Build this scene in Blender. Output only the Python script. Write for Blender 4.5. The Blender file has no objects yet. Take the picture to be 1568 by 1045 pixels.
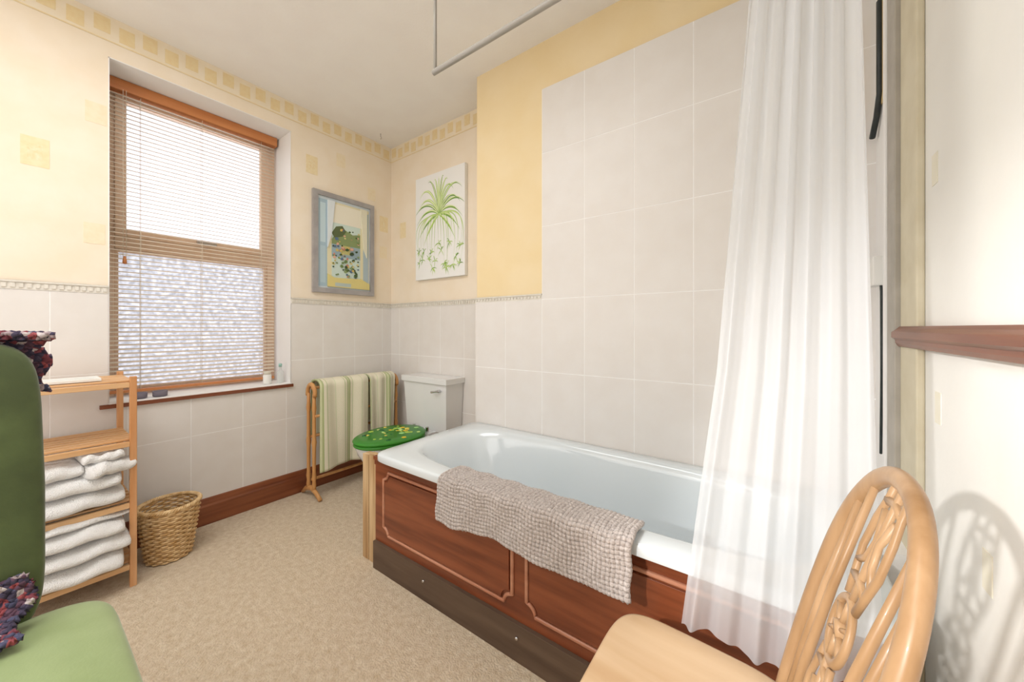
import bpy, bmesh, math, random
from mathutils import Vector, Matrix
random.seed(4)
sc = bpy.context.scene
pi = math.pi

# ------------------------------------------------------------------ materials
def lin(c):
    if isinstance(c, str):
        c = c.lstrip('#'); c = [int(c[i:i+2], 16)/255 for i in (0, 2, 4)]
    return tuple((x/12.92 if x <= 0.04045 else ((x+0.055)/1.055)**2.4) for x in c) + (1.0,)

def base(name):
    m = bpy.data.materials.new(name); m.use_nodes = True
    nt = m.node_tree
    return m, nt, nt.nodes['Principled BSDF']

def coords(nt, scale=(1, 1, 1)):
    tc = nt.nodes.new('ShaderNodeTexCoord'); mp = nt.nodes.new('ShaderNodeMapping')
    mp.inputs['Scale'].default_value = scale
    nt.links.new(tc.outputs['Object'], mp.inputs['Vector'])
    return mp.outputs['Vector']

def mat(name, c1, c2=None, rough=0.6, scale=8, stretch=(1, 1, 1), bump=0.0, bscale=None, detail=4,
        lo=0.35, hi=0.65, spec=0.4, coat=0.0, metal=0.0, sheen=0.0, trans=0.0, bdist=0.01):
    m, nt, p = base(name)
    p.inputs['Roughness'].default_value = rough
    p.inputs['Specular IOR Level'].default_value = spec
    p.inputs['Metallic'].default_value = metal
    p.inputs['Coat Weight'].default_value = coat
    p.inputs['Sheen Weight'].default_value = sheen
    p.inputs['Transmission Weight'].default_value = trans
    v = coords(nt, stretch)
    n = nt.nodes.new('ShaderNodeTexNoise'); n.inputs['Scale'].default_value = scale
    n.inputs['Detail'].default_value = detail
    nt.links.new(v, n.inputs['Vector'])
    r = nt.nodes.new('ShaderNodeValToRGB')
    r.color_ramp.elements[0].position = lo; r.color_ramp.elements[1].position = hi
    r.color_ramp.elements[0].color = lin(c1); r.color_ramp.elements[1].color = lin(c2 or c1)
    nt.links.new(n.outputs['Fac'], r.inputs['Fac']); nt.links.new(r.outputs['Color'], p.inputs['Base Color'])
    if bump:
        n2 = nt.nodes.new('ShaderNodeTexNoise'); n2.inputs['Scale'].default_value = bscale or scale
        n2.inputs['Detail'].default_value = 3
        nt.links.new(v, n2.inputs['Vector'])
        b = nt.nodes.new('ShaderNodeBump'); b.inputs['Strength'].default_value = bump
        b.inputs['Distance'].default_value = bdist
        nt.links.new(n2.outputs['Fac'], b.inputs['Height']); nt.links.new(b.outputs['Normal'], p.inputs['Normal'])
    return m

def wood(name, c1, c2, axis='Z', scale=14, rough=0.4, coat=0.0):
    st = {'X': (0.08, 1, 1), 'Y': (1, 0.08, 1), 'Z': (1, 1, 0.08)}[axis]
    return mat(name, c1, c2, rough=rough, scale=scale*3, stretch=st, detail=8, lo=0.3, hi=0.7, coat=coat,
               bump=0.1, bscale=scale*6, bdist=0.002)

M = {}
M['paper'] = mat('wallpaper_cream', '#f3e4cd', '#f6e9d6', 0.85, 6, bump=0.05, bscale=60)
M['paperR'] = mat('wallpaper_pale', '#f6f4ee', '#f9f7f1', 0.85, 6, bump=0.05, bscale=60)
M['motif'] = mat('wallpaper_motif', '#efdbb0', '#f3e2bc', 0.85, 40)
M['motifpale'] = mat('wallpaper_motif_pale', '#f2e1c1', '#f4e6ca', 0.85, 40)
M['motifR'] = mat('wallpaper_motif_faint', '#f3edd9', '#f5f0e0', 0.85, 40)
M['motifin'] = mat('wallpaper_motif_inner', '#edd6a6', '#f3e5c6', 0.85, 60)
M['border'] = mat('wallpaper_border', '#f3e4ca', '#f5e8d2', 0.85, 20)
M['motif2'] = mat('border_square', '#edd6a6', '#f0ddb2', 0.85, 40)
M['yellow'] = mat('yellow_paper', '#efd9ac', '#f2deb6', 0.85, 5, bump=0.05, bscale=60)
M['white'] = mat('paint_white', '#f3f1ee', '#f5f3f1', 0.6, 6)
M['ceil'] = mat('ceiling_paint', '#f4f0ed', '#f6f3f0', 0.9, 6, bump=0.08, bscale=90)
M['tile'] = mat('tile_glaze', '#e6e1dc', '#e9e5e1', 0.38, 9, detail=8)
M['grout'] = mat('grout', '#fdfcfb', '#f8f6f3', 0.8, 30)
M['rope'] = mat('rope_border', '#e0dacf', '#e9e4da', 0.35, 50)
M['carpet'] = mat('carpet', '#c8b192', '#e3d3bb', 0.95, 45, detail=6, bump=0.7, bscale=150, bdist=0.010, lo=0.25, hi=0.75, sheen=0.2)
M['mahog'] = wood('mahogany', '#6a321b', '#955232', 'X', 10, 0.35, 0.2)
M['mahogY'] = wood('mahogany_y', '#6e361d', '#935736', 'Y', 10, 0.35, 0.2)
M['mahogL'] = wood('mahogany_light', '#b37458', '#cf9578', 'X', 10, 0.3, 0.2)
M['kick'] = wood('kick_dark', '#4a392e', '#725d4c', 'X', 6, 0.55)
M['pineold'] = wood('pine_old', '#94652f', '#e4c79c', 'Z', 8, 0.5)
M['pine'] = wood('pine', '#c3854b', '#d9a76d', 'Z', 8, 0.4)
M['bamboo'] = wood('bamboo', '#ca8b54', '#e1b184', 'Z', 8, 0.4)
M['bambooY'] = wood('bamboo_y', '#d29b65', '#e7c092', 'Y', 8, 0.4)
M['chair'] = wood('beech', '#94704a', '#b99671', 'Z', 7, 0.4, 0.1)
M['chairX'] = wood('beech_x', '#bd9b75', '#d2b694', 'X', 5, 0.4, 0.1)
M['winwood'] = wood('window_oak', '#ebcbad', '#f2dac2', 'Z', 8, 0.45)
M['headrail'] = wood('blind_wood', '#b9703f', '#cf8a55', 'Y', 8, 0.4)
M['bath'] = mat('bath_enamel', '#dee6ea', '#e1e8ec', 0.12, 3, spec=0.6, coat=0.4)
M['ceram'] = mat('toilet_ceramic', '#eaebec', '#eeeff0', 0.12, 3, spec=0.6, coat=0.4)
M['chrome'] = mat('chrome', '#c9c9c9', '#d5d5d5', 0.15, 3, metal=1)
M['railwhite'] = mat('rail_alu', '#a39e96', '#ada8a0', 0.4, 3)
M['mat'] = mat('bath_mat', '#b3a7a1', '#d4cac5', 0.95, 120, sheen=0.4, bump=0.5, bscale=300)
M['whitetowel'] = mat('white_towel', '#faf8f6', '#fdfcfb', 0.95, 60, sheen=0.4, bump=0.7, bscale=260)
M['wick'] = mat('wicker', '#cda36c', '#f0d2a2', 0.5, 40)
M['velvet'] = mat('green_velvet_shaded', '#47522f', '#59673c', 0.85, 8, sheen=0.25, bump=0.05, bscale=200)  # darker copy of the velvet: shade on the chair back put into the colour
M['velvet2'] = mat('green_velvet_seat_lit', '#8da066', '#9cae76', 0.8, 8, sheen=0.4, bump=0.05, bscale=200)  # paler copy of the same velvet: lit seat tone put into the colour
M['grey'] = mat('grey_frame', '#9d9999', '#ada9a8', 0.4, 12)
M['greystrip'] = mat('grey_strip', '#aca69c', '#b9b3a9', 0.5, 12)
M['beige'] = mat('beige_strip', '#d9cfb4', '#e2d9c0', 0.6, 12)
M['black'] = mat('black_rubber', '#232929', '#303636', 0.4, 20)
M['plastic'] = mat('white_plastic', '#ecebe6', '#f1f0ec', 0.3, 5)
M['cord'] = mat('blind_cord', '#e9dcc8', '#efe3d0', 0.8, 5)

# venetian slat : translucent pale timber
def translucent(name, col, tcol, mixf, transp=0.0, rough=0.6, noise=None):
    m, nt, p = base(name)
    p.inputs['Base Color'].default_value = lin(col); p.inputs['Roughness'].default_value = rough
    if noise:
        n = nt.nodes.new('ShaderNodeTexNoise'); n.inputs['Scale'].default_value = noise
        nt.links.new(coords(nt), n.inputs['Vector'])
        b = nt.nodes.new('ShaderNodeBump'); b.inputs['Strength'].default_value = 0.6
        nt.links.new(n.outputs['Fac'], b.inputs['Height']); nt.links.new(b.outputs['Normal'], p.inputs['Normal'])
    t = nt.nodes.new('ShaderNodeBsdfTranslucent'); t.inputs['Color'].default_value = lin(tcol)
    if noise:
        r = nt.nodes.new('ShaderNodeValToRGB'); r.color_ramp.elements[0].position = 0.35; r.color_ramp.elements[1].position = 0.65
        r.color_ramp.elements[0].color = lin('#b2b3b8'); r.color_ramp.elements[1].color = lin(tcol)
        nt.links.new(n.outputs['Fac'], r.inputs['Fac']); nt.links.new(r.outputs['Color'], t.inputs['Color'])
    mx = nt.nodes.new('ShaderNodeMixShader'); mx.inputs[0].default_value = mixf
    nt.links.new(p.outputs[0], mx.inputs[1]); nt.links.new(t.outputs[0], mx.inputs[2])
    out = nt.nodes['Material Output']; last = mx
    if transp:
        tr = nt.nodes.new('ShaderNodeBsdfTransparent')
        m2 = nt.nodes.new('ShaderNodeMixShader'); m2.inputs[0].default_value = transp
        nt.links.new(mx.outputs[0], m2.inputs[1]); nt.links.new(tr.outputs[0], m2.inputs[2]); last = m2
    nt.links.new(last.outputs[0], out.inputs['Surface'])
    return m
M['slat'] = translucent('blind_slat', '#f0e4d4', '#f5ead9', 0.3)
M['curtain'] = translucent('shower_curtain_voile', '#f0f3f8', '#fbfdff', 0.5, 0.32, 0.5)
M['glass'] = translucent('window_glass', '#e0e2ec', '#e4e6f2', 0.8, 0.5, 0.1)
M['frost'] = translucent('frosted_glass', '#d8d9dd', '#e2e3e8', 0.85, 0.16, 0.2, noise=45)
M['bottle'] = translucent('clear_bottle', '#dfeae8', '#ffffff', 0.5, 0.5, 0.1)
M['seatgreen'] = translucent('green_resin', '#55a548', '#98e47a', 0.4, 0.0, 0.08)

def striped():
    m, nt, p = base('striped_towel')
    tc = nt.nodes.new('ShaderNodeTexCoord'); s = nt.nodes.new('ShaderNodeSeparateXYZ')
    nt.links.new(tc.outputs['UV'], s.inputs[0])
    mu = nt.nodes.new('ShaderNodeMath'); mu.operation = 'MULTIPLY'; mu.inputs[1].default_value = 1.0
    fr = nt.nodes.new('ShaderNodeMath'); fr.operation = 'FRACT'
    nt.links.new(s.outputs['X'], mu.inputs[0]); nt.links.new(mu.outputs[0], fr.inputs[0])
    r = nt.nodes.new('ShaderNodeValToRGB'); r.color_ramp.interpolation = 'CONSTANT'
    cols = [(0, '#ebe5ce'), (0.12, '#c6cba2'), (0.15, '#ebe5ce'), (0.22, '#b1ba88'), (0.26, '#d3d6ae'), (0.32, '#b1ba88'),
            (0.37, '#ebe5ce'), (0.46, '#c6cba2'), (0.49, '#ebe5ce'), (0.80, '#d9dbba'), (0.83, '#ebe5ce')]
    e = r.color_ramp.elements
    e[0].position = 0; e[0].color = lin(cols[0][1]); e[1].position = cols[1][0]; e[1].color = lin(cols[1][1])
    for pos, c in cols[2:]:
        k = e.new(pos); k.color = lin(c)
    nt.links.new(fr.outputs[0], r.inputs['Fac']); nt.links.new(r.outputs['Color'], p.inputs['Base Color'])
    p.inputs['Roughness'].default_value = 0.95
    n = nt.nodes.new('ShaderNodeTexNoise'); n.inputs['Scale'].default_value = 250
    nt.links.new(tc.outputs['Object'], n.inputs['Vector'])
    b = nt.nodes.new('ShaderNodeBump'); b.inputs['Strength'].default_value = 0.5; b.inputs['Distance'].default_value = 0.005
    nt.links.new(n.outputs['Fac'], b.inputs['Height']); nt.links.new(b.outputs['Normal'], p.inputs['Normal'])
    return m
M['stripe'] = striped()

def knit():
    m, nt, p = base('knitted_yarn')
    v = nt.nodes.new('ShaderNodeTexVoronoi'); v.inputs['Scale'].default_value = 75
    nt.links.new(coords(nt), v.inputs['Vector'])
    s = nt.nodes.new('ShaderNodeSeparateColor'); nt.links.new(v.outputs['Color'], s.inputs[0])
    r = nt.nodes.new('ShaderNodeValToRGB'); r.color_ramp.interpolation = 'CONSTANT'
    e = r.color_ramp.elements
    e[0].position = 0; e[0].color = lin('#4a4258'); e[1].position = 0.3; e[1].color = lin('#674a5c')
    for pos, c in [(0.45, '#8c4a55'), (0.6, '#565672'), (0.72, '#b9a5a8'), (0.82, '#a8555a'), (0.92, '#d0c4c4')]:
        k = e.new(pos); k.color = lin(c)
    nt.links.new(s.outputs[0], r.inputs['Fac']); nt.links.new(r.outputs['Color'], p.inputs['Base Color'])
    p.inputs['Roughness'].default_value = 0.95
    b = nt.nodes.new('ShaderNodeBump'); b.inputs['Strength'].default_value = 0.8; b.inputs['Distance'].default_value = 0.01
    b.invert = True
    nt.links.new(v.outputs['Distance'], b.inputs['Height']); nt.links.new(b.outputs['Normal'], p.inputs['Normal'])
    return m
M['knit'] = knit()
def flat(h): 
    k = 'paint_'+h.strip('#')
    if k not in M: M[k] = mat(k, h, h, 0.7, 10)
    return M[k]

# ------------------------------------------------------------------ builder
class B:
    def __init__(s, name):
        s.name = name; s.v = []; s.f = []; s.mi = []; s.sm = []; s.mats = []; s.uv = {}
    def add(s, vs, fs, m, smooth=False, uvs=None):
        if m not in s.mats: s.mats.append(m)
        k = s.mats.index(m); o = len(s.v)
        s.v += [tuple(v) for v in vs]
        if uvs:
            for i, u in enumerate(uvs): s.uv[o+i] = u
        for f in fs:
            s.f.append(tuple(o+i for i in f)); s.mi.append(k); s.sm.append(smooth)
    def box(s, lo, hi, m, X=None):
        x0, y0, z0 = lo; x1, y1, z1 = hi
        vs = [Vector(c) for c in [(x0,y0,z0),(x1,y0,z0),(x1,y1,z0),(x0,y1,z0),(x0,y0,z1),(x1,y0,z1),(x1,y1,z1),(x0,y1,z1)]]
        if X: vs = [X @ v for v in vs]
        s.add(vs, [(0,3,2,1),(4,5,6,7),(0,1,5,4),(1,2,6,5),(2,3,7,6),(3,0,4,7)], m)
    def prism(s, pts, ext, m, smooth=False):
        """pts: 3d polygon, ext: extrusion vector"""
        e = Vector(ext); n = len(pts)
        vs = [Vector(p) for p in pts] + [Vector(p)+e for p in pts]
        fs = [tuple(range(n))[::-1], tuple(range(n, 2*n))] + [(i, (i+1) % n, n+(i+1) % n, n+i) for i in range(n)]
        s.add(vs, fs, m, smooth)
    def tube(s, pts, r, m, n=10, r2=None, up=None, closed=False):
        P = [Vector(p) for p in pts]; L = len(P)
        R = r if isinstance(r, (list, tuple)) else [r]*L
        R2 = R if r2 is None else (r2 if isinstance(r2, (list, tuple)) else [r2]*L)
        vs = []; prev = None
        for i in range(L):
            if closed: t = P[(i+1) % L]-P[i-1]
            else: t = P[min(i+1, L-1)]-P[max(i-1, 0)]
            t.normalize()
            if up is not None: a = Vector(up)
            elif prev is None: a = Vector((0, 0, 1)) if abs(t.z) < 0.9 else Vector((1, 0, 0))
            else: a = prev
            a = (a - t*a.dot(t))
            if a.length < 1e-6: a = Vector((1, 0, 0)) - t*t.x
            a.normalize(); prev = a; c = t.cross(a)
            for k in range(n):
                th = 2*pi*k/n
                vs.append(P[i] + a*(R[i]*math.cos(th)) + c*(R2[i]*math.sin(th)))
        fs = []
        for i in range(L if closed else L-1):
            j = (i+1) % L
            for k in range(n):
                fs.append((i*n+k, i*n+(k+1) % n, j*n+(k+1) % n, j*n+k))
        if not closed:
            fs.append(tuple(range(n))[::-1]); fs.append(tuple((L-1)*n+k for k in range(n)))
        s.add(vs, fs, m, True)
    def turned(s, p0, p1, prof, m, n=14):
        """prof: list of (t 0..1, radius)"""
        p0 = Vector(p0); p1 = Vector(p1)
        s.tube([p0.lerp(p1, t) for t, r in prof], [r for t, r in prof], m, n)
    def lathe(s, c, prof, m, n=32, sx=1, sy=1):
        vs = []; fs = []
        for r, z in prof:
            for k in range(n):
                a = 2*pi*k/n; vs.append((c[0]+sx*r*math.cos(a), c[1]+sy*r*math.sin(a), c[2]+z))
        for i in range(len(prof)-1):
            for k in range(n): fs.append((i*n+k, i*n+(k+1) % n, (i+1)*n+(k+1) % n, (i+1)*n+k))
        fs.append(tuple(range(n))[::-1]); fs.append(tuple((len(prof)-1)*n+k for k in range(n)))
        s.add(vs, fs, m, True)
    def grid(s, fn, nu, nv, m, uvf=None):
        vs = []; uv = []
        for j in range(nv+1):
            for i in range(nu+1):
                vs.append(fn(i/nu, j/nv)); uv.append(uvf(i/nu, j/nv) if uvf else (i/nu, j/nv))
        fs = [(j*(nu+1)+i, j*(nu+1)+i+1, (j+1)*(nu+1)+i+1, (j+1)*(nu+1)+i) for j in range(nv) for i in range(nu)]
        s.add(vs, fs, m, True, uv)
    def rings(s, rings, m, cap0=True, cap1=True, smooth=True):
        n = len(rings[0]); vs = [p for r in rings for p in r]
        fs = [(i*n+k, i*n+(k+1) % n, (i+1)*n+(k+1) % n, (i+1)*n+k) for i in range(len(rings)-1) for k in range(n)]
        if cap0: fs.append(tuple(range(n))[::-1])
        if cap1: fs.append(tuple((len(rings)-1)*n+k for k in range(n)))
        s.add(vs, fs, m, smooth)
    def sell(s, c, h, m, e=0.35, nu=40, nv=24, fn=None):
        """super-ellipsoid"""
        def pw(x, p): return math.copysign(abs(x)**p, x)
        R = []
        for j in range(1, nv):
            ph = -pi/2 + pi*j/nv; row = []
            for i in range(nu):
                th = 2*pi*i/nu
                p = Vector((h[0]*pw(math.cos(ph), e)*pw(math.cos(th), e), h[1]*pw(math.cos(ph), e)*pw(math.sin(th), e), h[2]*pw(math.sin(ph), e)))
                if fn: p = fn(p)
                row.append(Vector(c)+p)
            R.append(row)
        s.rings(R, m)
    def done(s, bevel=0, seg=2, solid=0, sub=0, recalc=True):
        me = bpy.data.meshes.new(s.name); me.from_pydata(s.v, [], s.f)
        for m in s.mats: me.materials.append(m)
        me.polygons.foreach_set('material_index', s.mi); me.polygons.foreach_set('use_smooth', s.sm)
        if s.uv:
            ul = me.uv_layers.new(name='UVMap')
            for l in me.loops: ul.data[l.index].uv = s.uv.get(l.vertex_index, (0, 0))
        if recalc:
            bm = bmesh.new(); bm.from_mesh(me); bmesh.ops.recalc_face_normals(bm, faces=bm.faces[:]); bm.to_mesh(me); bm.free()
        o = bpy.data.objects.new(s.name, me); sc.collection.objects.link(o)
        if solid:
            d = o.modifiers.new('solid', 'SOLIDIFY'); d.thickness = solid; d.offset = 0
        if bevel:
            d = o.modifiers.new('bevel', 'BEVEL'); d.width = bevel; d.segments = seg; d.limit_method = 'ANGLE'; d.angle_limit = math.radians(50)
        if sub:
            d = o.modifiers.new('sub', 'SUBSURF'); d.levels = sub; d.render_levels = sub
        return o

# ------------------------------------------------------------------ room constants
W = 2.98; CH = 2.692; YB = -2.85
BX, BY = 1.195, -0.24          # chimney breast
WY0, WY1, WZ0, WZ1 = -1.645, -0.805, 0.745, 2.49
TW, TH = 0.2475, 0.393

def tiles(b, axis, pos, sgn, u0, u1, z0, z1, uo, zo=1.31, th=0.005, g=0.0021):
    """axis 'x' -> plane x=pos, u along y;  'y' -> plane y=pos, u along x"""
    i0 = math.floor((u0-uo)/TW); i1 = math.ceil((u1-uo)/TW)
    j0 = math.floor((z0-zo)/TH); j1 = math.ceil((z1-zo)/TH)
    for i in range(i0, i1):
        for j in range(j0, j1):
            a, c = uo+i*TW+g, uo+(i+1)*TW-g; p, q = zo+j*TH+g, zo+(j+1)*TH-g
            a, c, p, q = max(a, u0), min(c, u1), max(p, z0), min(q, z1)
            if c-a < 0.003 or q-p < 0.003: continue
            d0, d1 = sorted((pos, pos+sgn*th))
            if axis == 'x': b.box((d0, a, p), (d1, c, q), M['tile'])
            else: b.box((a, d0, p), (c, d1, q), M['tile'])
    d0, d1 = sorted((pos, pos+sgn*(th-0.0008)))
    if axis == 'x': b.box((d0, u0, z0), (d1, u1, z1), M['grout'])
    else: b.box((u0, d0, z0), (u1, d1, z1), M['grout'])

def ropeborder(b, axis, pos, sgn, u0, u1, z=1.31, h=0.038):
    def bx(a, c, z0, z1, t):
        d0, d1 = sorted((pos, pos+sgn*t))
        if axis == 'x': b.box((d0, a, z0), (d1, c, z1), M['rope'])
        else: b.box((a, d0, z0), (c, d1, z1), M['rope'])
    bx(u0, u1, z, z+h, 0.008)
    bx(u0, u1, z+h-0.007, z+h, 0.014); 
    n = int((u1-u0)/0.022)
    for k in range(n):
        a = u0+(k+0.2)*(u1-u0)/n; bx(a, a+0.012, z+0.008, z+h-0.012, 0.013)

def motif(b, axis, pos, sgn, u, z, w=0.1, h=0.11, m='motif', t=0.0012):
    d0, d1 = sorted((pos, pos+sgn*t))
    if axis == 'x': b.box((d0, u-w/2, z-h/2), (d1, u+w/2, z+h/2), M[m])
    else: b.box((u-w/2, d0, z-h/2), (u+w/2, d1, z+h/2), M[m])

def border(b, axis, pos, sgn, u0, u1):
    t = 0.0008
    d0, d1 = sorted((pos, pos+sgn*t))
    if axis == 'x': b.box((d0, u0, CH-0.125), (d1, u1, CH), M['border'])
    else: b.box((u0, d0, CH-0.125), (u1, d1, CH), M['border'])
    u = u1-0.05; k = 0
    while u > u0+0.04:
        motif(b, axis, pos, sgn, u, CH-(0.05 if k % 2 else 0.07), 0.055, 0.075, 'motif2', 0.0016)
        u -= 0.085; k += 1
    motif(b, axis, pos, sgn, (u0+u1)/2, CH-0.122, u1-u0, 0.006, 'motif2', 0.0014)

# floor, ceiling
b = B('floor'); b.box((-0.35, YB-0.1, -0.08), (W+0.1, 0.1, 0), M['carpet']); b.done()
b = B('ceiling'); b.box((-0.35, YB-0.1, CH), (W+0.1, 0.1, CH+0.1), M['ceil']); b.done()
# window wall
b = B('wall_left')
b.box((-0.34, YB, 0), (0, WY0, CH), M['paper']); b.box((-0.34, WY1, 0), (0, 0.0, CH), M['paper'])
b.box((-0.34, WY0, 0), (0, WY1, WZ0), M['paper']); b.box((-0.34, WY0, WZ1), (0, WY1, CH), M['paper'])
# white painted reveal lining
b.box((-0.27, WY1-0.004, WZ0), (0.002, WY1+0.0, WZ1), M['white']); b.box((-0.27, WY0, WZ0), (0.002, WY0+0.004, WZ1), M['white'])
b.box((-0.27, WY0, WZ1-0.004), (0.002, WY1, WZ1), M['white'])
uo = -1.33
tiles(b, 'x', 0, 1, YB, 0, 0.0, WZ0, uo); tiles(b, 'x', 0, 1, YB, WY0, WZ0, 1.31, uo); tiles(b, 'x', 0, 1, WY1, 0, WZ0, 1.31, uo)
ropeborder(b, 'x', 0, 1, YB, WY0); ropeborder(b, 'x', 0, 1, WY1+0.0, 0)
border(b, 'x', 0, 1, YB, 0)
for i, (y, z) in enumerate([(-1.865, 1.93), (-1.69, 1.60), (-1.685, 2.19), (-0.665, 2.31), (-0.19, 2.24), (-0.08, 1.78), (-0.075, 2.02), (-2.2, 1.55), (-2.4, 2.2), (-0.45, 2.42)]):
    if i in (0, 3, 6, 7): 
        motif(b, 'x', 0, 1, y, z, 0.08, 0.13, 'motif'); motif(b, 'x', 0, 1, y, z, 0.042, 0.07, 'motifin', 0.0016)
    else: motif(b, 'x', 0, 1, y, z, 0.07, 0.10, 'motifpale')
b.done()
# far (recess) wall
b = B('wall_far')
b.box((-0.34, 0, 0), (W+0.1, 0.1, CH), M['paper'])
tiles(b, 'y', 0, -1, 0, BX, 0, 1.31, 0.12); ropeborder(b, 'y', 0, -1, 0, BX); border(b, 'y', 0, -1, 0, BX)
for x, z in [(0.16, 1.96), (1.02, 1.6)]: motif(b, 'y', 0, -1, x, z, 0.075, 0.13)
b.done()
# chimney breast, yellow, tiled in two heights
b = B('wall_chimney_breast')
b.box((BX, BY, 0), (W, 0, CH), M['yellow'])
tiles(b, 'y', BY, -1, BX-0.006, 1.666, 0, 1.295, 1.666, 1.295, 0.007); tiles(b, 'y', BY, -1, 1.666, W, 0, 2.431, 1.666, 1.295, 0.007)
ropeborder(b, 'y', BY, -1, BX-0.004, 1.666, 1.295, 0.03)
b.done()
# right wall
b = B('wall_right')
b.box((W, YB, 0), (W+0.1, 0.0, CH), M['paperR'])
b.box((W-0.022, -0.40, 0), (W, BY, 1.80), M['white'])
b.box((W-0.022, -0.40, 1.80), (W, BY, CH), M['white'])
b.box((W-0.08, -0.60, 0), (W, BY, 0.56), M['white'])
b.box((W-0.026, -0.36, 1.84), (W-0.020, -0.27, 2.2), flat('#dcc08a'))
for y, z in [(-0.9, 2.35), (-1.15, 1.95), (-0.95, 0.72), (-0.72, 0.96), (-1.3, 2.1), (-0.70, 1.5)]: motif(b, 'x', W, -1, y, z, 0.035, 0.07, 'motifR')
b.done()
b = B('wall_near'); b.box((-0.34, YB-0.1, 0), (W+0.1, YB, CH), M['paper']); b.done()

# trims
b = B('trim_1'); b.box((W-0.028, -0.50, 0), (W, -0.40, CH), M['greystrip']); b.box((W-0.034, -0.425, 0), (W-0.02, -0.405, CH), M['white']); b.done(0.003)
b = B('trim_2'); b.box((W-0.016, -0.635, 0), (W, -0.50, CH), M['beige']); b.done(0.004)
b = B('trim_3')
prof = [(0, 1.088), (-0.020, 1.088), (-0.026, 1.098), (-0.026, 1.106), (-0.034, 1.113), (-0.034, 1.128), (-0.024, 1.136), (-0.018, 1.143), (0, 1.143)]
b.prism([(W+p, -0.50, z) for p, z in prof], (0, -2.3, 0), M['mahogY']); b.done(0.002)

def skirt(name, axis, pos, sgn, u0, u1):
    b = B(name)
    prof = [(0, 0), (0.022, 0), (0.022, 0.105), (0.016, 0.115), (0.016, 0.125), (0.010, 0.145), (0, 0.15)]
    if axis == 'x': b.prism([(pos+sgn*(0.004+p), u0, z) for p, z in prof], (0, u1-u0, 0), M['mahogY'])
    else: b.prism([(u0, pos+sgn*(0.004+p), z) for p, z in prof], (u1-u0, 0, 0), M['mahog'])
    b.done(0.0015)
skirt('baseboard_left', 'x', 0, 1, YB, -0.03)
skirt('baseboard_far', 'y', 0, -1, 0.0, BX)
skirt('baseboard_near', 'y', YB, 1, 0.03, W-0.03)

# ------------------------------------------------------------------ window
b = B('window_1')
x0, x1 = -0.32, -0.255; fw = 0.05
b.box((x0, WY0, WZ0), (x1, WY0+fw, WZ1), M['winwood']); b.box((x0, WY1-fw, WZ0), (x1, WY1, WZ1), M['winwood'])
b.box((x0, WY0+fw, WZ1-fw), (x1, WY1-fw, WZ1), M['winwood']); b.box((x0, WY0+fw, WZ0), (x1, WY1-fw, WZ0+fw), M['winwood'])
b.box((x0, WY0+fw, 1.58), (x1+0.006, WY1-fw, 1.65), M['winwood'])
def sash(z0, z1, w, xx):
    ya, yb = WY0+fw, WY1-fw
    b.box((xx-0.03, ya, z0), (xx, ya+w, z1), M['winwood']); b.box((xx-0.03, yb-w, z0), (xx, yb, z1), M['winwood'])
    b.box((xx-0.03, ya+w, z1-w), (xx, yb-w, z1), M['winwood']); b.box((xx-0.03, ya+w, z0), (xx, yb-w, z0+w), M['winwood'])
sash(1.65, WZ1-fw, 0.045, x1+0.012); sash(WZ0+fw, 1.58, 0.016, x1-0.005)
b.box((x1+0.008, -1.25, 1.665), (x1+0.03, -1.15, 1.685), M['chrome'])
b.box((-0.295, WY0+fw+0.02, 1.66), (-0.289, WY1-fw-0.02, WZ1-fw-0.02), M['glass'])
b.box((-0.295, WY0+fw, WZ0+fw), (-0.289, WY1-fw, 1.58), M['frost'])
b.done(0.003)
b = B('window_sill')
b.box((-0.255, WY0+0.004, WZ0), (0.0, WY1-0.004, WZ0+0.02), M['white'])
b.box((0.004, WY0-0.03, WZ0-0.006), (0.020, WY1+0.01, WZ0+0.014), M['mahogY'])
b.box((0.004, WY0+0.0, WZ0+0.014), (0.018, WY1, WZ0+0.02), M['white']); b.done(0.002)

b = B('venetian_blind')
bx = -0.20; ya, yb = WY0+0.012, WY1-0.03
b.box((bx-0.03, ya, 2.425), (bx+0.03, yb+0.012, 2.483), M['headrail'])
z = 2.41; ang = math.radians(12)
while z > 0.815:
    c, s_ = math.cos(ang), math.sin(ang); hw = 0.0125; t = 0.0016
    pr = []
    for k in (-1, 0, 1): pr.append((k*hw, (0.002 if k == 0 else 0)+t))
    for k in (1, 0, -1): pr.append((k*hw, (0.002 if k == 0 else 0)-t))
    b.prism([(bx+px*c-pz*s_, ya, z-px*s_*1.0+pz*c) for px, pz in pr], (0, yb-ya, 0), M['slat'])
    z -= 0.0235
b.box((bx-0.015, ya, 0.785), (bx+0.015, yb, 0.80), M['headrail'])
for y in (ya+0.13, (ya+yb)/2, yb-0.08):
    for dx in (-0.014, 0.014): b.tube([(bx+dx, y, 0.8), (bx+dx, y, 2.43)], 0.0012, M['cord'], 5)
for y in (ya+0.06, ya+0.072): b.tube([(bx+0.03, y, 1.52), (bx+0.03, y, 2.43)], 0.0012, M['cord'], 5)
b.lathe((bx+0.03, ya+0.066, 1.49), [(0.004, 0.04), (0.008, 0.02), (0.009, 0.0), (0.004, -0.003)], M['headrail'], 12)
b.done()

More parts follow.
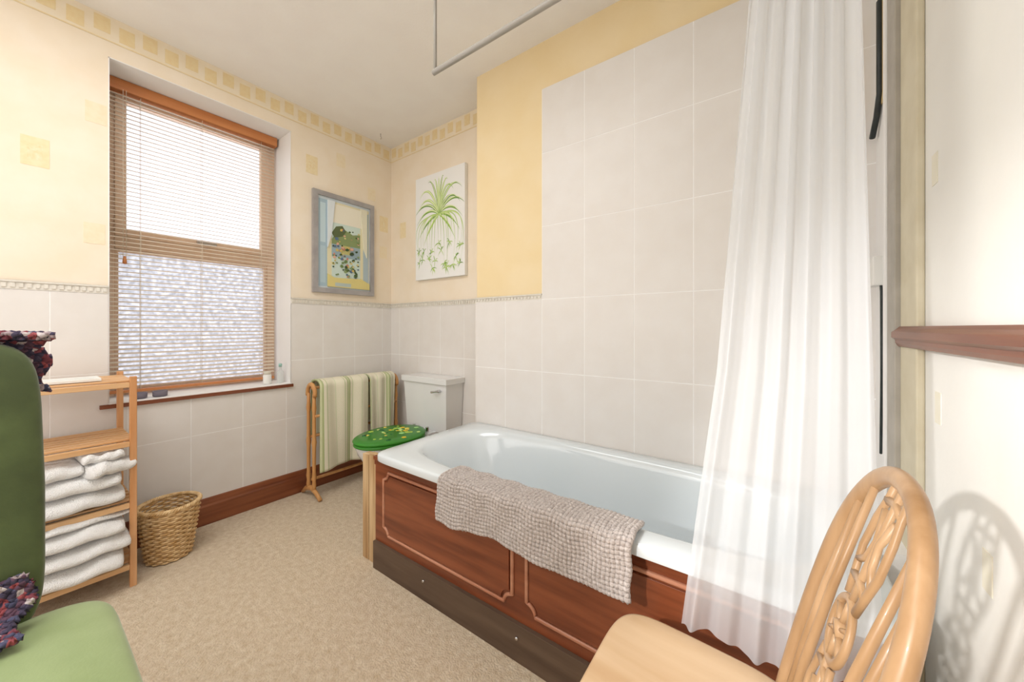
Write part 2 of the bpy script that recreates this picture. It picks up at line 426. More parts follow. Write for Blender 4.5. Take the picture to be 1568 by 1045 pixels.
# sill things
b = B('lotion_jar'); b.lathe((-0.06, -0.925, 0.766), [(0.022, 0), (0.024, 0.004), (0.024, 0.06), (0.018, 0.065)], M['plastic'])
b.lathe((-0.06, -0.925, 0.83), [(0.02, 0), (0.02, 0.018), (0.017, 0.02)], flat('#d9d3c4')); b.done()
b = B('clear_bottle'); b.lathe((-0.05, -0.85, 0.766), [(0.018, 0), (0.02, 0.004), (0.02, 0.075), (0.008, 0.09), (0.008, 0.11)], M['bottle'])
b.lathe((-0.05, -0.85, 0.875), [(0.01, 0), (0.01, 0.02), (0.008, 0.022)], flat('#9fc6bd')); b.done()
for y in (-1.53, -1.45):
    b = B('tealight_holder'); b.lathe((-0.04, y, 0.766), [(0.024, 0), (0.03, 0.004), (0.031, 0.03), (0.027, 0.03), (0.025, 0.01)], flat('#77707a')); b.done()

# ------------------------------------------------------------------ bath
def sellring(cx, cy, a, bb, n, z, N=128, left=0.0):
    R = []
    for k in range(N):
        th = 2*pi*(k+0.5)/N; c, s_ = math.cos(th), math.sin(th)
        x = a*math.copysign(abs(c)**(2/n), c); y = bb*math.copysign(abs(s_)**(2/n), s_)
        if x < 0: x *= (1-left)
        R.append(Vector((cx+x, cy+y, z)))
    return R
b = B('bathtub')
cx, cy = 2.045, -0.603
oa, ob = 0.855, 0.353
R = [sellring(cx, cy, oa-0.02, ob-0.02, 24, 0.53), sellring(cx, cy, oa, ob, 24, 0.532), sellring(cx, cy, oa, ob, 24, 0.556), sellring(cx, cy, oa-0.003, ob-0.003, 24, 0.563),
     sellring(cx, cy, oa-0.010, ob-0.010, 22, 0.567)]
ic = cx-0.01; iy = cy+0.005
for a_, b_, n, z, lf in [(0.77, 0.285, 4.5, 0.567, 0), (0.76, 0.277, 4.2, 0.564, 0.0), (0.752, 0.27, 4, 0.556, 0.005), (0.742, 0.262, 4, 0.53, .02), (0.727, 0.25, 3.8, 0.44, .06), (0.712, 0.235, 3.6, 0.32, .13), (0.69, 0.215, 3.4, 0.24, .19), (0.66, 0.185, 3.2, 0.195, .23), (0.60, 0.14, 3, 0.178, .25), (0.4, 0.06, 3, 0.175, .2)]:
    R.append(sellring(ic, iy, a_, b_, n, z, left=lf))
b.rings(R, M['bath'], cap0=False, cap1=True)
# panel
py = -0.905; px0 = 1.135; px1 = 2.885
b.box((px0, py, 0.0), (px1, py+0.016, 0.53), M['mahog'])
b.box((px0, py-0.006, 0.488), (px1, py, 0.53), M['mahog'])
b.box((px0, py-0.012, 0.513), (px1, py, 0.53), M['mahog'])
b.box((px0, py+0.016, 0.0), (px0+0.016, BY-0.01, 0.53), M['mahogY'])
b.box((px1-0.016, py+0.016, 0.0), (px1, BY-0.01, 0.53), M['white'])
b.box((px0+0.004, py-0.016, 0.0), (px1, py, 0.128), M['kick'])
def mould(x0, x1, z0, z1, y):
    r = 0.035; pts = []
    for (cx_, cz_, a0, a1) in [(x0, z0, 90, 0), (x1, z0, 180, 90), (x1, z1, 270, 180), (x0, z1, 360, 270)]:
        for k in range(7):
            a = math.radians(a0+(a1-a0)*k/6); pts.append((cx_+r*math.cos(a), y, cz_+r*math.sin(a)))
    return pts
for xa, xb in ((1.205, 1.945), (2.005, 2.745)):
    P = mould(xa, xb, 0.175, 0.468, py-0.002)
    b.tube(P, 0.007, M['mahogL'], 8, closed=True)
    P2 = mould(xa+0.012, xb-0.012, 0.187, 0.456, py-0.001)
    b.prism(P2, (0, -0.006, 0), M['mahog'])
for x in (1.5, 1.975):
    b.lathe((x, py-0.018, 0.085), [(0.001, -0.006), (0.006, -0.004), (0.007, 0), (0.006, 0.004), (0.001, 0.006)], M['chrome'], 12)
# pine battens at the corner
b.box((1.02, -0.90, 0), (1.070, -0.86, 0.515), M['pineold']); b.box((1.075, -0.90, 0), (1.132, -0.87, 0.525), M['pineold'])
b.box((1.075, -0.86, 0.0), (1.13, -0.27, 0.05), M['pineold'])
b.done(0.002)

# bath mat draped over the rim
b = B('bath_mat')
def bm_f(u, v):
    L1 = 0.105; L2 = 0.03; L3 = 0.145+0.008*math.sin(u*9+1)
    s = v*(L1+L2+L3)
    if s < L1: y, z, n = -0.862-s, 0.578, (0, 1)
    elif s < L1+L2:
        a = (s-L1)/L2*pi/2; y, z, n = -0.967-0.012*math.sin(a), 0.566+0.012*math.cos(a), (-math.sin(a), math.cos(a))
    else: y, z, n = -0.980-0.008*math.sin(u*14)*(s-L1-L2)/L3, 0.566-(s-L1-L2), (-1, 0)
    x = 1.665+0.715*u - 0.02*v*(1-u)*1 + 0.002*math.sin(v*20)
    bu = (abs(math.sin(u*pi*56))*abs(math.sin(v*pi*22+0.6*math.sin(u*40))))**0.6
    d = 0.0085*bu + 0.002*math.sin(u*37+v*9)
    if s < L1*0.12: d -= 0.004
    return (x, y+n[0]*d, z+n[1]*max(d, -0.002))
b.grid(bm_f, 392, 120, M['mat']); b.done(solid=0.008)

# ------------------------------------------------------------------ shower rail and curtain
b = B('shower_rail')
b.tube([(1.575, -0.935, 2.165), (W, -0.935, 2.165)], 0.011, M['railwhite'], 12)
b.tube([(1.585, -0.935, 2.165), (1.585, -0.935, CH)], 0.007, M['railwhite'], 10)
b.lathe((1.585, -0.935, CH-0.012), [(0.022, 0.012), (0.022, 0.004), (0.012, 0)], M['railwhite'], 16)
b.done()
b = B('shower_curtain')
def lerp(a, c, t): return a+(c-a)*t
def cur(u, v):
    z = lerp(2.14, 0.425, v)
    zl = (2.14-z)
    xl = 2.655-0.085*(zl/1.1) if zl < 1.1 else 2.57-0.075*((zl-1.1)/0.6)
    xr = lerp(2.818, 2.85, v)
    k = u + 0.025*math.sin(u*11+v*1.5)
    x = lerp(xl, xr, k)
    amp = lerp(0.026, 0.015, min(1, v*1.3)) * (0.65+0.35*math.sin(u*13+1.0))
    y = -0.935-0.058*min(1, v*1.25) + amp*math.sin(2*pi*6.0*k+0.8*v) + 0.2*amp*math.sin(2*pi*14*k+3*v)
    z += 0.012*math.sin(u*9) * v + (0.02*u*v)
    return (x, min(y, -0.972) if z < 0.6 else y, z)
b.grid(cur, 260, 50, M['curtain'])
for k in range(9):
    u = (k+0.25)/8.7; p = cur(min(u, 1), 0)
    b.tube([(p[0], -0.935+0.016*math.cos(a*pi/6), 2.163+0.02*math.sin(a*pi/6)) for a in range(12)], 0.0018, M['plastic'], 6, closed=True)
b.done(recalc=False)

# cable / pull switch on the bath end wall
b = B('shower_cable')
b.tube([(W-0.03, -0.345, 2.16), (W-0.03, -0.345, 1.87), (W-0.032, -0.315, 1.81), (W-0.036, -0.275, 1.76)], 0.008, M['black'], 8, r2=0.010)
b.tube([(W-0.03, -0.35, 1.31), (W-0.030, -0.368, 1.25), (W-0.03, -0.372, 1.0), (W-0.03, -0.36, 0.75)], 0.0035, M['black'], 8)
b.box((W-0.05, -0.372, 1.27), (W-0.022, -0.30, 1.36), M['plastic'])
b.done(0.003)
b = B('ceiling_hook'); b.tube([(0.14, -0.2, CH), (0.14, -0.2, CH-0.02), (0.15, -0.2, CH-0.035), (0.14, -0.2, CH-0.045)], 0.003, M['chrome'], 8); b.done()

# ------------------------------------------------------------------ toilet
b = B('toilet')
tx = 0.64
def rbox(b, lo, hi, m, taper=0.0):
    b_, t_ = lo, hi
    vs = [(lo[0]+taper, lo[1]+taper, lo[2]), (hi[0]-taper, lo[1]+taper, lo[2]), (hi[0]-taper, hi[1], lo[2]), (lo[0]+taper, hi[1], lo[2]),
          (lo[0], lo[1], hi[2]), (hi[0], lo[1], hi[2]), (hi[0], hi[1], hi[2]), (lo[0], hi[1], hi[2])]
    b.add(vs, [(0,3,2,1),(4,5,6,7),(0,1,5,4),(1,2,6,5),(2,3,7,6),(3,0,4,7)], m)
rbox(b, (0.405, -0.18, 0.40), (0.86, -0.008, 0.745), M['ceram'], 0.018)
b.box((0.392, -0.193, 0.745), (0.873, -0.008, 0.785), M['ceram'])
# lever
b.tube([(0.80, -0.18, 0.70), (0.80, -0.20, 0.70)], 0.011, M['chrome'], 12)
b.tube([(0.80, -0.20, 0.70), (0.77, -0.203, 0.695), (0.735, -0.203, 0.688)], [0.007, 0.006, 0.008], M['chrome'], 10)
def egg(cy_, a, f, r, z, N=48):
    R = []
    for k in range(N):
        th = 2*pi*k/N; s_ = math.sin(th)
        R.append(Vector((tx+a*math.cos(th), cy_+(r*s_ if s_ > 0 else f*s_), z)))
    return R
b.rings([egg(-0.36, 0.11, 0.17, 0.2, 0.0), egg(-0.36, 0.105, 0.16, 0.2, 0.06), egg(-0.38, 0.10, 0.14, 0.18, 0.16), egg(-0.42, 0.13, 0.2, 0.2, 0.26), egg(-0.43, 0.17, 0.25, 0.22, 0.35), egg(-0.43, 0.182, 0.262, 0.24, 0.385), egg(-0.43, 0.182, 0.262, 0.24, 0.40)], M['ceram'])
b.box((0.54, -0.25, 0.33), (0.74, -0.01, 0.405), M['ceram'])
# seat ring + lid (translucent green resin)
b.rings([egg(-0.435, 0.18, 0.262, 0.2, 0.403), egg(-0.435, 0.19, 0.272, 0.205, 0.408), egg(-0.435, 0.19, 0.272, 0.205, 0.418), egg(-0.435, 0.18, 0.262, 0.2, 0.424)], M['seatgreen'])
b.rings([egg(-0.435, 0.18, 0.262, 0.2, 0.427), egg(-0.435, 0.192, 0.275, 0.207, 0.431), egg(-0.435, 0.192, 0.275, 0.207, 0.440), egg(-0.435, 0.182, 0.265, 0.2, 0.447), egg(-0.435, 0.12, 0.2, 0.14, 0.450)], M['seatgreen'])
cols = ['#e8c93a', '#cfe88a', '#2f7a3a', '#f0e06a', '#b8d957', '#1f6a3f', '#a8e08a']
for k in range(48):
    a = random.uniform(0, 2*pi); r = random.uniform(0.15, 0.88)
    X = tx+0.18*r*math.cos(a); Y = -0.435+(0.19 if math.sin(a) > 0 else 0.26)*r*math.sin(a); s_ = random.uniform(0.006, 0.016)
    b.prism([(X+s_*(1+0.35*(j % 2))*math.cos(j*pi/5+a), Y+s_*(1+0.35*(j % 2))*math.sin(j*pi/5+a), 0.447) for j in range(10)], (0, 0, 0.0045), flat(random.choice(cols)))
for x in (0.57, 0.71): b.tube([(x, -0.215, 0.405), (x, -0.215, 0.445)], 0.012, M['chrome'], 10)
b.done(0.006, 3)

# ------------------------------------------------------------------ towel rail + towel
b = B('towel_rail')
ry0, ry1 = -0.745, -0.10
for y in (ry0, ry1):
    # foot (arched), post pair, rounded top
    b.tube([(0.045, y, 0.012), (0.09, y, 0.045), (0.16, y, 0.065), (0.23, y, 0.045), (0.285, y, 0.012)], [0.010, 0.016, 0.018, 0.016, 0.010], M['pine'], 10, r2=0.013)
    for x, d in ((0.125, -1), (0.20, 1)):
        prof = [(0, .011), (.06, .014), (.1, .011), (.14, .015), (.2, .011), (.45, .012), (.5, .016), (.55, .012), (.8, .011), (.85, .015), (.9, .011), (1, .011)]
        b.turned((x, y, 0.05), (x, y, 0.70), prof, M['pine'], 12)
    b.tube([(0.1625+0.05*math.cos(a*pi/10), y, 0.70+0.06*math.sin(a*pi/10)) for a in range(-1, 12)], 0.015, M['pine'], 10, r2=0.013)
for x, z in ((0.1625, 0.735), (0.205, 0.55), (0.125, 0.40), (0.1625, 0.12)):
    b.tube([(x, ry0, z), (x, ry1, z)], 0.010, M['pine'], 10)
b.done()
def towel(name, ya, yb, top, zf, zb, xf=0.225, ph=0.0):
    b = B(name)
    def f(u, v):
        y = lerp(ya, yb, u); 
        Lf = top-zf-0.02*math.sin(3*u+ph); s = v*(Lf+0.1+(top-zb))
        if s < Lf: x = xf+0.008*math.sin(u*17+ph)+0.012*(1-s/Lf)*math.sin(u*9+ph); z = top-Lf+s; y += 0.012*(1-s/Lf)*math.sin(u*5)
        elif s < Lf+0.1:
            a = (s-Lf)/0.1*pi; x = 0.163+(xf-0.163)*math.cos(a)+0.008*math.sin(u*17+ph)*math.cos(a); z = top+0.035*math.sin(a)
        else: x = 0.163-(xf-0.163)+0.005; z = top-(s-Lf-0.1)
        return (x, y, z)
    b.grid(f, 60, 60, M['stripe'], lambda u, v: (lerp(ya, yb, u)*5.2+ph, v)); b.done(solid=0.012)
towel('striped_towel', -0.72, -0.36, 0.752, 0.17, 0.40, ph=0.0)
towel('striped_towel', -0.352, -0.125, 0.752, 0.30, 0.42, ph=1.3)

# ------------------------------------------------------------------ wicker basket
b = B('wicker_basket')
bc = Vector((0.235, -1.465, 0)); h = 0.262
def br(z): return 0.080+(0.116-0.080)*(z/h)**0.9
ns = 26
for r_ in range(24):
    z = 0.008+r_*(h-0.02)/23; pts = []
    for k in range(104):
        a = 2*pi*k/104; rr = br(z)+0.0045*math.sin(ns/2*a+pi*r_)
        pts.append((bc.x+rr*math.cos(a), bc.y+rr*math.sin(a), z))
    b.tube(pts, 0.0052, M['wick'], 6, closed=True, up=(0, 0, 1))
for k in range(ns):
    a = 2*pi*k/ns
    b.tube([(bc.x+br(z)*math.cos(a), bc.y+br(z)*math.sin(a), z) for z in (0.004, 0.1, 0.2, h)], 0.003, M['wick'], 6)
for q in range(3):
    b.tube([(bc.x+(br(h)+0.006*math.cos(24*a+q*2.1))*math.cos(a), bc.y+(br(h)+0.006*math.cos(24*a+q*2.1))*math.sin(a), h+0.006*math.sin(24*a+q*2.1)) for a in [2*pi*k/240 for k in range(240)]], 0.005, M['wick'], 6, closed=True, up=(0, 0, 1))
b.lathe((bc.x, bc.y, 0.004), [(0.079, 0), (0.079, 0.006), (0.05, 0.008)], M['wick'], 32)
b.done()

# ------------------------------------------------------------------ bamboo shelf unit
b = B('storage_rack')
rx0, rx1, ra, rb = 0.055, 0.385, -1.985, -1.612
for x in (rx0, rx1):
    for y in (ra, rb):
        b.box((x-0.011, y-0.011, 0), (x+0.011, y+0.011, 0.925), M['bamboo'])
SZ = (0.10, 0.37, 0.64, 0.90)
for z in SZ:
    for y in (ra, rb): b.box((rx0+0.011, y-0.009, z-0.022), (rx1-0.011, y+0.009, z), M['bambooY'])
    for x in (rx0, rx1): b.box((x-0.009, ra+0.011, z-0.022), (x+0.009, rb-0.011, z), M['bambooY'])
    n = 7
    for k in range(n):
        x = lerp(rx0+0.03, rx1-0.03, k/(n-1)); b.box((x-0.014, ra-0.005, z), (x+0.014, rb+0.005, z+0.009), M['bambooY'])
b.done(0.002)
b = B('soap_tray'); b.box((0.22, -1.90, 0.911), (0.34, -1.70, 0.915), M['plastic'])
b.box((0.22, -1.90, 0.914), (0.225, -1.70, 0.924), M['plastic']); b.box((0.335, -1.90, 0.914), (0.34, -1.70, 0.924), M['plastic'])
b.box((0.225, -1.705, 0.914), (0.335, -1.70, 0.924), M['plastic']); b.box((0.225, -1.90, 0.914), (0.335, -1.895, 0.924), M['plastic']); b.done(0.002)

def foldtowel(b, c, L, Wd, H, rot, seed):
    """one folded towel: a sheet profile folded several times seen from its front (x+) edge"""
    rnd = random.Random(seed); cr, sr = math.cos(rot), math.sin(rot)
    layers = 2; t = H/layers
    line = []
    ofs = rnd.uniform(-.01, .01)
    for l in range(layers):
        z = t*(l+0.5); seq = [-1, -0.6, -0.2, 0.2, 0.6, 1] if l % 2 == 0 else [1, 0.6, 0.2, -0.2, -0.6, -1]
        for k in seq: line.append((k*L/2*(1-0.03*rnd.random()), z+0.003*rnd.uniform(-1, 1)))
        if l < layers-1:
            e = seq[-1]; line.append((e*(L/2+t*0.45), z+t*0.5))
    nw = 18; half = t*0.495; up = []; dn = []
    for i, (p, q) in enumerate(line):
        a = line[max(i-1, 0)]; c2 = line[min(i+1, len(line)-1)]
        tx_, tz_ = c2[0]-a[0], c2[1]-a[1]; l_ = math.hypot(tx_, tz_) or 1
        nx, nz = -tz_/l_, tx_/l_
        up.append((p+nx*half, q+nz*half)); dn.append((p-nx*half, q-nz*half))
    prof = up+dn[::-1]; R = []
    for k in range(nw+1):
        s = k/nw*2-1; e = (1-abs(s)**6)**0.5 if abs(s) < 1 else 0.0
        w = s*Wd/2; wob = 0.006*math.sin(s*4+seed); row = []
        for i, (p, q) in enumerate(prof):
            o = prof[len(prof)-1-i]; mp, mq = (p+o[0])/2, (q+o[1])/2
            pp = mp+(p-mp)*max(e, 0.45); qq = mq+(q-mq)*max(e, 0.45)
            pp += 0.010*math.sin(3.3*s+seed+q*60); qq += wob + 0.005*math.sin(s*9+p*25+seed)
            # droop at the front edge
            if pp > 0.10: qq -= 0.5*(pp-0.10)*min(1, q/0.03)*0.35
            lx, ly = pp, w
            row.append(Vector((c[0]+cr*lx-sr*ly, c[1]+sr*lx+cr*ly, c[2]+max(qq, 0.003))))
        R.append(row)
    b.rings(R, M['whitetowel'])
b = B('folded_towels')
z = 0.382
for k, (h_, y, r, L) in enumerate([(0.075, -1.80, 0.04, .30), (0.07, -1.80, -0.05, .29)]):
    foldtowel(b, (0.245, y, z), L, 0.33, h_, r, k+1); z += h_-0.002
foldtowel(b, (0.26, -1.86, z), 0.25, 0.20, 0.07, 0.1, 8)
foldtowel(b, (0.31, -1.70, z-0.012), 0.19, 0.145, 0.065, 0.3, 9)
foldtowel(b, (0.32, -1.705, z+0.045), 0.15, 0.125, 0.045, 0.1, 5)
b.done(sub=1)
b = B('folded_towels')
z = 0.112
for k, (h_, y, r, L) in enumerate([(0.078, -1.80, -0.04, .33), (0.07, -1.79, 0.06, .32), (0.068, -1.80, 0.0, .30), (0.035, -1.78, 0.1, .27)]):
    foldtowel(b, (0.262, y, z), L, 0.335, h_, r, k+11); z += h_-0.003
b.done(sub=1)

# ------------------------------------------------------------------ pictures
b = B('framed_painting')
y0, y1, z0, z1 = -0.668, -0.183, 1.40, 2.14; fw = 0.034; xx = 0.003
for lo, hi in [((xx, y0, z0), (xx+0.025, y1, z0+fw)), ((xx, y0, z1-fw), (xx+0.025, y1, z1)), ((xx, y0, z0+fw), (xx+0.025, y0+fw, z1-fw)), ((xx, y1-fw, z0+fw), (xx+0.025, y1, z1-fw))]:
    b.box(lo, hi, M['grey'])
def P2(u, v, d=0): return (xx+0.012+d, y0+fw+u*(y1-y0-2*fw), z0+fw+v*(z1-z0-2*fw))
lay = [0]
def pp(pts, col):
    lay[0] += 1; b.prism([P2(u, v, 0.0) for u, v in pts], (0.0001*lay[0]+0.0004, 0, 0), flat(col))
def rc(u0, v0, u1, v1, col): pp([(u0, v0), (u1, v0), (u1, v1), (u0, v1)], col)
b.box((xx, y0+fw, z0+fw), (xx+0.012, y1-fw, z1-fw), flat('#d9dce0'))
rc(0, 0, 1, 1, '#cdd6dc'); rc(0.02, 0.02, 0.17, 0.97, '#a9c0cd'); rc(0.05, 0.5, 0.14, 0.93, '#c6d9e0'); rc(0.05, 0.06, 0.14, 0.46, '#b8cdd6')
rc(0.17, 0.02, 0.98, 0.97, '#e4dcb8'); rc(0.22, 0.74, 0.93, 0.95, '#f0ead8'); rc(0.86, 0.1, 0.97, 0.93, '#aebfc6')
rc(0.25, 0.13, 0.80, 0.74, '#cfe0d8')
pp([(0.25, .55), (.35, .64), (.5, .68), (.65, .64), (.8, .66), (.8, .45), (.25, .45)], '#8a9a68')
pp([(0.25, .62), (.33, .70), (.45, .72), (.52, .66), (.45, .60), (.3, .57)], '#5f6b46')
rc(0.25, 0.36, 0.8, 0.5, '#9db3bd'); rc(0.42, .4, .6, .5, '#c5bf80')
for k in range(100):
    u = random.uniform(.27, .77); v = random.uniform(.15, .5) if k > 20 else random.uniform(.5, .68); r = random.uniform(.012, .035)
    col = random.choice(['#3b5238', '#53693f', '#748a52', '#c98878', '#dfae98', '#5c7490', '#d8cc90', '#45563a', '#85996a', '#d8c070'])
    pp([(u+r*random.uniform(.6, 1.2)*math.cos(j), v+0.6*r*random.uniform(.6, 1.2)*math.sin(j)) for j in [i*2*pi/7 for i in range(7)]], col)
pp([(.17, .02), (.98, .02), (.98, .09), (.8, .14), (.3, .12), (.17, .16)], '#ddcf8a'); rc(.3, .03, .6, .07, '#b8c5c0')
pp([(.17, .97), (.30, .97), (.24, .6), (.17, .45)], '#dfe6ea'); pp([(.93, .97), (.80, .97), (.86, .5), (.93, .4)], '#e6e2cc')
b.done()

b = B('spider_plant_canvas')
cx0, cx1, cz0, cz1 = 0.36, 0.895, 1.52, 2.325
b.box((cx0, -0.03, cz0), (cx1, -0.003, cz1), flat('#f3f3f1'))
gr = ['#9cc25c', '#b2d070', '#84ac52', '#c9df92', '#739c4c', '#bcd682']
layer = [0]
def blade(p0, p1, p2, w, col):
    layer[0] += 1; d = -0.0304-0.00001*layer[0]; L, Rr = [], []
    for k in range(17):
        t = k/16; q = [(1-t)**2*a+2*t*(1-t)*m_+t*t*c for a, m_, c in zip(p0, p1, p2)]
        dq = [2*(1-t)*(m_-a)+2*t*(c-m_) for a, m_, c in zip(p0, p1, p2)]; l_ = math.hypot(*dq) or 1
        ww = w*(0.35+0.65*math.sin(pi*min(1, t*1.1+0.1)))*(1-t**4)+0.0004
        L.append((q[0]-dq[1]/l_*ww, q[1]+dq[0]/l_*ww)); Rr.append((q[0]+dq[1]/l_*ww, q[1]-dq[0]/l_*ww))
    cl = lambda p: (min(max(p[0], .01), .99), min(max(p[1], .01), .99))
    P = [cl(p) for p in L+Rr[::-1]]
    vs = [(cx0+u*(cx1-cx0), d, cz0+v*(cz1-cz0)) for u, v in P]; n = len(L)
    b.add(vs, [(i, i+1, 2*n-2-i, 2*n-1-i) for i in range(n-1)], flat(col))
cc = (.5, .60)
for a, l in [(8, .44), (20, .54), (30, .46), (42, .58), (55, .48), (66, .42), (78, .44), (90, .42), (102, .42), (118, .46), (135, .55), (148, .48), (160, .53), (172, .46), (-12, .40), (194, .42), (-30, .36), (212, .36)]:
    ar = math.radians(a); e = (cc[0]+l*math.cos(ar)*1.05, cc[1]+l*math.sin(ar)*0.8-(0.12 if abs(math.cos(ar)) > .5 else 0))
    blade(cc, (cc[0]+l*.5*math.cos(ar), cc[1]+l*.75*math.sin(ar)+.08), e, .014, random.choice(gr))
    blade(cc, (cc[0]+l*.5*math.cos(ar), cc[1]+l*.7*math.sin(ar)+.09), (e[0], e[1]+.02), .006, '#e6f0bd')
for k in range(18):
    u = .06+.88*k/17
    e = (u+random.uniform(-.03, .03), random.uniform(.05, .36))
    blade(cc, (cc[0]+(u-.5)*1.5, .62+random.uniform(0, .06)), e, .005, random.choice(['#b2d070', '#c9df92', '#bcd682']))
    for j in range(7):
        a = random.uniform(0, 2*pi); l = random.uniform(.05, .10)
        blade(e, (e[0]+l*.6*math.cos(a), e[1]+l*.5*math.sin(a)+.01), (e[0]+l*math.cos(a), e[1]+l*.7*math.sin(a)-.01), .004, random.choice(gr))
b.done(recalc=False)

# ------------------------------------------------------------------ wheelback chair
b = B('wheelback_chair')
scx, scy = 2.555, -1.235
def seat_ring(k, z, a=0.18, w=0.205):
    R = []
    for i in range(96):
        th = 2*pi*i/96; c, s_ = math.cos(th), math.sin(th); n = 5.0
        x = a*math.copysign(abs(c)**(2/n), c); y = w*math.copysign(abs(s_)**(2/n), s_)
        y *= 1-0.10*(x/a*0.5+0.5)
        R.append(Vector((scx+x*k, scy+y*k, z - (0 if k > .9 else 0.010*(1-k)))))
    return R
b.rings([seat_ring(.93, .418), seat_ring(.98, .424), seat_ring(1, .434), seat_ring(1, .444), seat_ring(.985, .451), seat_ring(.95, .454), seat_ring(.8, .453), seat_ring(.5, .453), seat_ring(.1, .455)], M['chairX'])
def BP(s_, h, off=0): return Vector((2.694+0.215*h+0.11*h*h+off, scy-0.006+s_, 0.445+h))
# bent hoop
hp = []
hw, HT, EX = 0.19, 0.486, 0.92
for k in range(0, 6): hp.append(BP(-(hw-0.02)-0.02*math.sin(k/6*pi/2), 0.27*k/6))
for k in range(0, 33):
    a = pi - pi*k/32; hp.append(BP(hw*math.copysign(abs(math.cos(a))**EX, math.cos(a)), 0.27+(HT-0.27)*abs(math.sin(a))**EX))
for k in range(5, -1, -1): hp.append(BP((hw-0.02)+0.02*math.sin(k/6*pi/2), 0.27*k/6))
b.tube(hp, 0.0115, M['chair'], 14, r2=0.0145, up=(1, 0, 0))
def hooptop(s_):
    c = abs(s_)/hw; a = math.acos(min(1, c**(1/EX))); return 0.27+(HT-0.27)*abs(math.sin(a))**EX
for s0 in (-0.138, -0.100, 0.100, 0.138):
    st = s0*1.04; ht = hooptop(st)
    b.tube([BP(s0*.85, 0), BP(lerp(s0*.85, st, .3), ht*.3), BP(lerp(s0*.85, st, .6), ht*.6), BP(st, ht)], [.006, .007, .0065, .005], M['chair'], 10)
def strip(pts, w, th=0.009):
    b.tube([BP(s_, h) for s_, h in pts], th/2, M['chair'], 8, r2=w/2, up=(1, 0, 0))
wc = 0.265; wr = 0.044
for sg in (-1, 1):
    strip([(sg*.026, 0), (sg*.030, .05), (sg*.042, .1), (sg*.048, .15), (sg*.036, .19), (sg*.026, wc-wr)], .013)
    strip([(sg*.026, wc+wr), (sg*.036, .34), (sg*.048, .375), (sg*.044, .42), (sg*.034, .45), (sg*.030, hooptop(.03))], .013)
    strip([(sg*.040, .09), (sg*.016, .11), (sg*.006, .14), (sg*.022, .17)], .010)
    strip([(sg*.040, .355), (sg*.016, .37), (sg*.006, .40), (sg*.026, .44)], .010)
strip([(0, 0), (0, .06), (0, .12), (0, .222)], .012); strip([(0, wc+wr), (0, .36), (0, .42), (0, HT)], .012)
for h in (.055, .195, .335, .45): strip([(-.036, h), (0, h+.006), (.036, h)], .014)
b.tube([BP((wr)*math.cos(a), wc+wr*math.sin(a)) for a in [2*pi*k/40 for k in range(40)]], 0.005, M['chair'], 8, r2=0.0065, closed=True, up=(1, 0, 0))
for k in range(6):
    a = k*pi/3+pi/6; strip([(0.01*math.cos(a), wc+.01*math.sin(a)), (.025*math.cos(a), wc+.025*math.sin(a)), (wr*math.cos(a), wc+wr*math.sin(a))], .007)
b.tube([BP(0, wc, -.006), BP(0, wc, .006)], .013, M['chair'], 14)
# legs + stretchers
leg = [(0, .013), (.08, .016), (.12, .019), (.15, .014), (.3, .02), (.5, .018), (.62, .021), (.66, .015), (.7, .021), (.85, .018), (1, .014)]
F = {}
for sx in (-1, 1):
    for sy in (-1, 1):
        p0 = Vector((scx+sx*.19, scy+sy*.185, 0)); p1 = Vector((scx+sx*.125, scy+sy*.14, .425)); F[(sx, sy)] = (p0, p1)
        b.turned(p0, p1, leg, M['chair'])
st = [(0, .008), (.3, .012), (.5, .016), (.7, .012), (1, .008)]
mids = []
for sy in (-1, 1):
    a = F[(-1, sy)][0].lerp(F[(-1, sy)][1], .38); c = F[(1, sy)][0].lerp(F[(1, sy)][1], .38); b.turned(a, c, st, M['chair']); mids.append(a.lerp(c, .5))
b.turned(mids[0], mids[1], st, M['chair'])
b.done()

# ------------------------------------------------------------------ green velvet chair with knitted throw
b = B('green_velvet_chair')
def bk(p):
    t = (p.z+0.35)/0.7; q = Vector(p); q.x -= 0.09*t - 0.02*math.sin(t*pi); q.y *= 1-0.05*max(0, t-.5); return q
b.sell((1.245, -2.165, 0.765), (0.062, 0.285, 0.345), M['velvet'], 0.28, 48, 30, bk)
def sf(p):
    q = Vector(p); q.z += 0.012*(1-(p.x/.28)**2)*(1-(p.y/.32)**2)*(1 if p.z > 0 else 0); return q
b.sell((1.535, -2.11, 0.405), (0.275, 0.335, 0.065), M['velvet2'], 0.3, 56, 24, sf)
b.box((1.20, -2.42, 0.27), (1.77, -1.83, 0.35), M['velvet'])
for x in (1.24, 1.73):
    for y in (-2.38, -1.88): b.turned((x, y, 0), (x, y, .28), [(0, .014), (.5, .018), (1, .024)], M['chair'])
b.done(0.01)
b = B('knitted_throw')
def thr(u, v):
    y = lerp(-2.40, -1.872, v)+0.01*math.sin(u*20)
    L = [(1.195, 1.119), (1.18, 1.124), (1.16, 1.124), (1.125, 1.118), (1.092, 1.09), (1.080, 1.05), (1.073, 1.0), (1.07, .97)]
    s_ = u*(len(L)-1); i = min(int(s_), len(L)-2); t = s_-i
    x = lerp(L[i][0], L[i+1][0], t); z = lerp(L[i][1], L[i+1][1], t)
    d = .005*math.sin(u*90)*math.sin(v*150)
    return (x+d, y, z+d+.003*math.sin(v*11))
b.grid(thr, 90, 120, M['knit'])
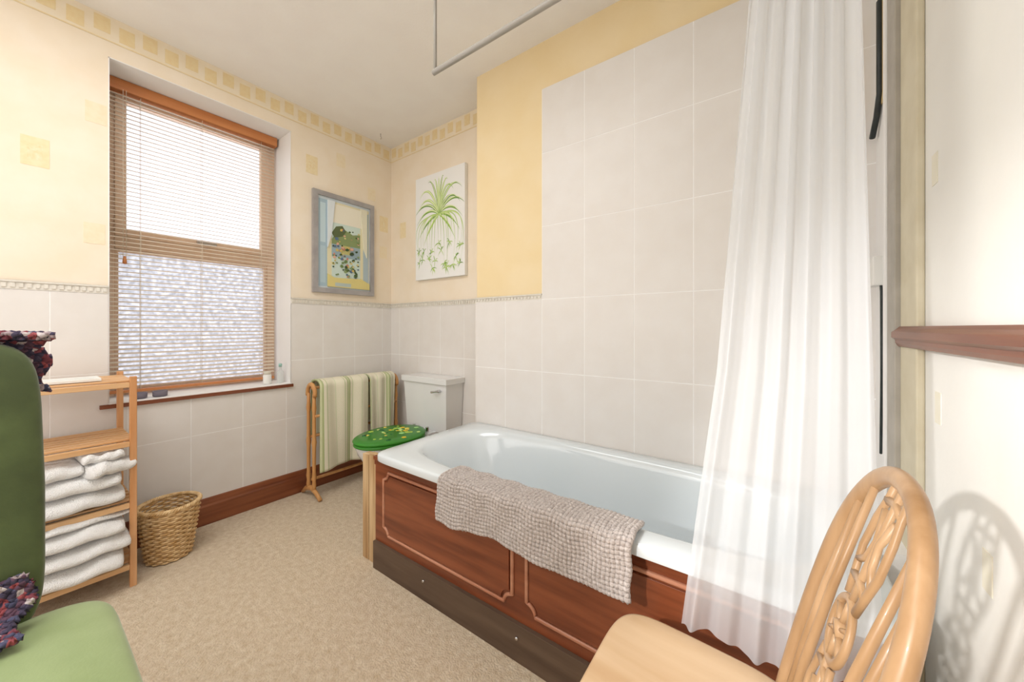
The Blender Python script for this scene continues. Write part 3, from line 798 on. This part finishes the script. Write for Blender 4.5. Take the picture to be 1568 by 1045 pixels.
def thr2(u, v):
    y = lerp(-2.36, -1.91, v)+0.015*math.sin(u*6)
    L = [(1.325, .58), (1.33, .53), (1.345, .505), (1.38, .50), (1.43, .492)]
    s_ = u*(len(L)-1); i = min(int(s_), len(L)-2); t = s_-i
    d = .006*math.sin(u*60)*math.sin(v*140)
    return (lerp(L[i][0], L[i+1][0], t)+d, y, lerp(L[i][1], L[i+1][1], t)+d+.008*math.sin(v*14))
b.grid(thr2, 60, 110, M['knit'])
b.done(solid=0.014)

# ------------------------------------------------------------------ lights, world
w = bpy.data.worlds.new('World'); sc.world = w; w.use_nodes = True
bg = w.node_tree.nodes['Background']; bg.inputs['Color'].default_value = (0.95, 0.96, 1.0, 1); bg.inputs['Strength'].default_value = 2.0
def area(name, loc, rot, sx, sy, power, col=(1, 1, 1)):
    l = bpy.data.lights.new(name, 'AREA'); l.shape = 'RECTANGLE'; l.size = sx; l.size_y = sy; l.energy = power; l.color = col
    o = bpy.data.objects.new(name, l); o.location = loc; o.rotation_euler = rot; sc.collection.objects.link(o); return o
p = area('window_portal', (-0.33, (WY0+WY1)/2, (WZ0+WZ1)/2), (0, -pi/2, 0), WZ1-WZ0, WY1-WY0, 1)
p.data.cycles.is_portal = True
area('ceiling_fill', (1.3, -2.0, CH-0.03), (0, 0, 0), 1.2, 1.2, 23, (0.96, 0.98, 1.0))  # unseen fill light added under the ceiling to brighten the room
area('doorway_light', (1.3, YB+0.05, 1.0), (pi/2, 0, 0), 1.8, 1.4, 13, (0.97, 0.98, 1.0))
sl = bpy.data.lights.new('landing_lamp', 'SPOT'); sl.energy = 140; sl.shadow_soft_size = 0.035; sl.spot_size = math.radians(50); sl.spot_blend = 0.7
sl.color = (1.0, 0.98, 0.96)
so = bpy.data.objects.new('landing_lamp', sl); so.location = (1.96, YB+0.06, 1.5)
so.rotation_euler = (Vector((3.02, -1.20, 0.65))-so.location).to_track_quat('-Z', 'Y').to_euler(); sc.collection.objects.link(so)

# ------------------------------------------------------------------ camera
cam = bpy.data.cameras.new('camera'); co = bpy.data.objects.new('camera', cam); sc.collection.objects.link(co)
co.location = (2.683, -1.930, 1.138); co.rotation_euler = (pi/2, 0, math.radians(35.85))
cam.sensor_width = 36; cam.sensor_fit = 'HORIZONTAL'; cam.lens = 36*555/1568; cam.shift_y = -19.5/1568
cam.clip_start = 0.02
sc.camera = co
sc.view_settings.view_transform = 'Standard'
sc.view_settings.exposure = 0.16
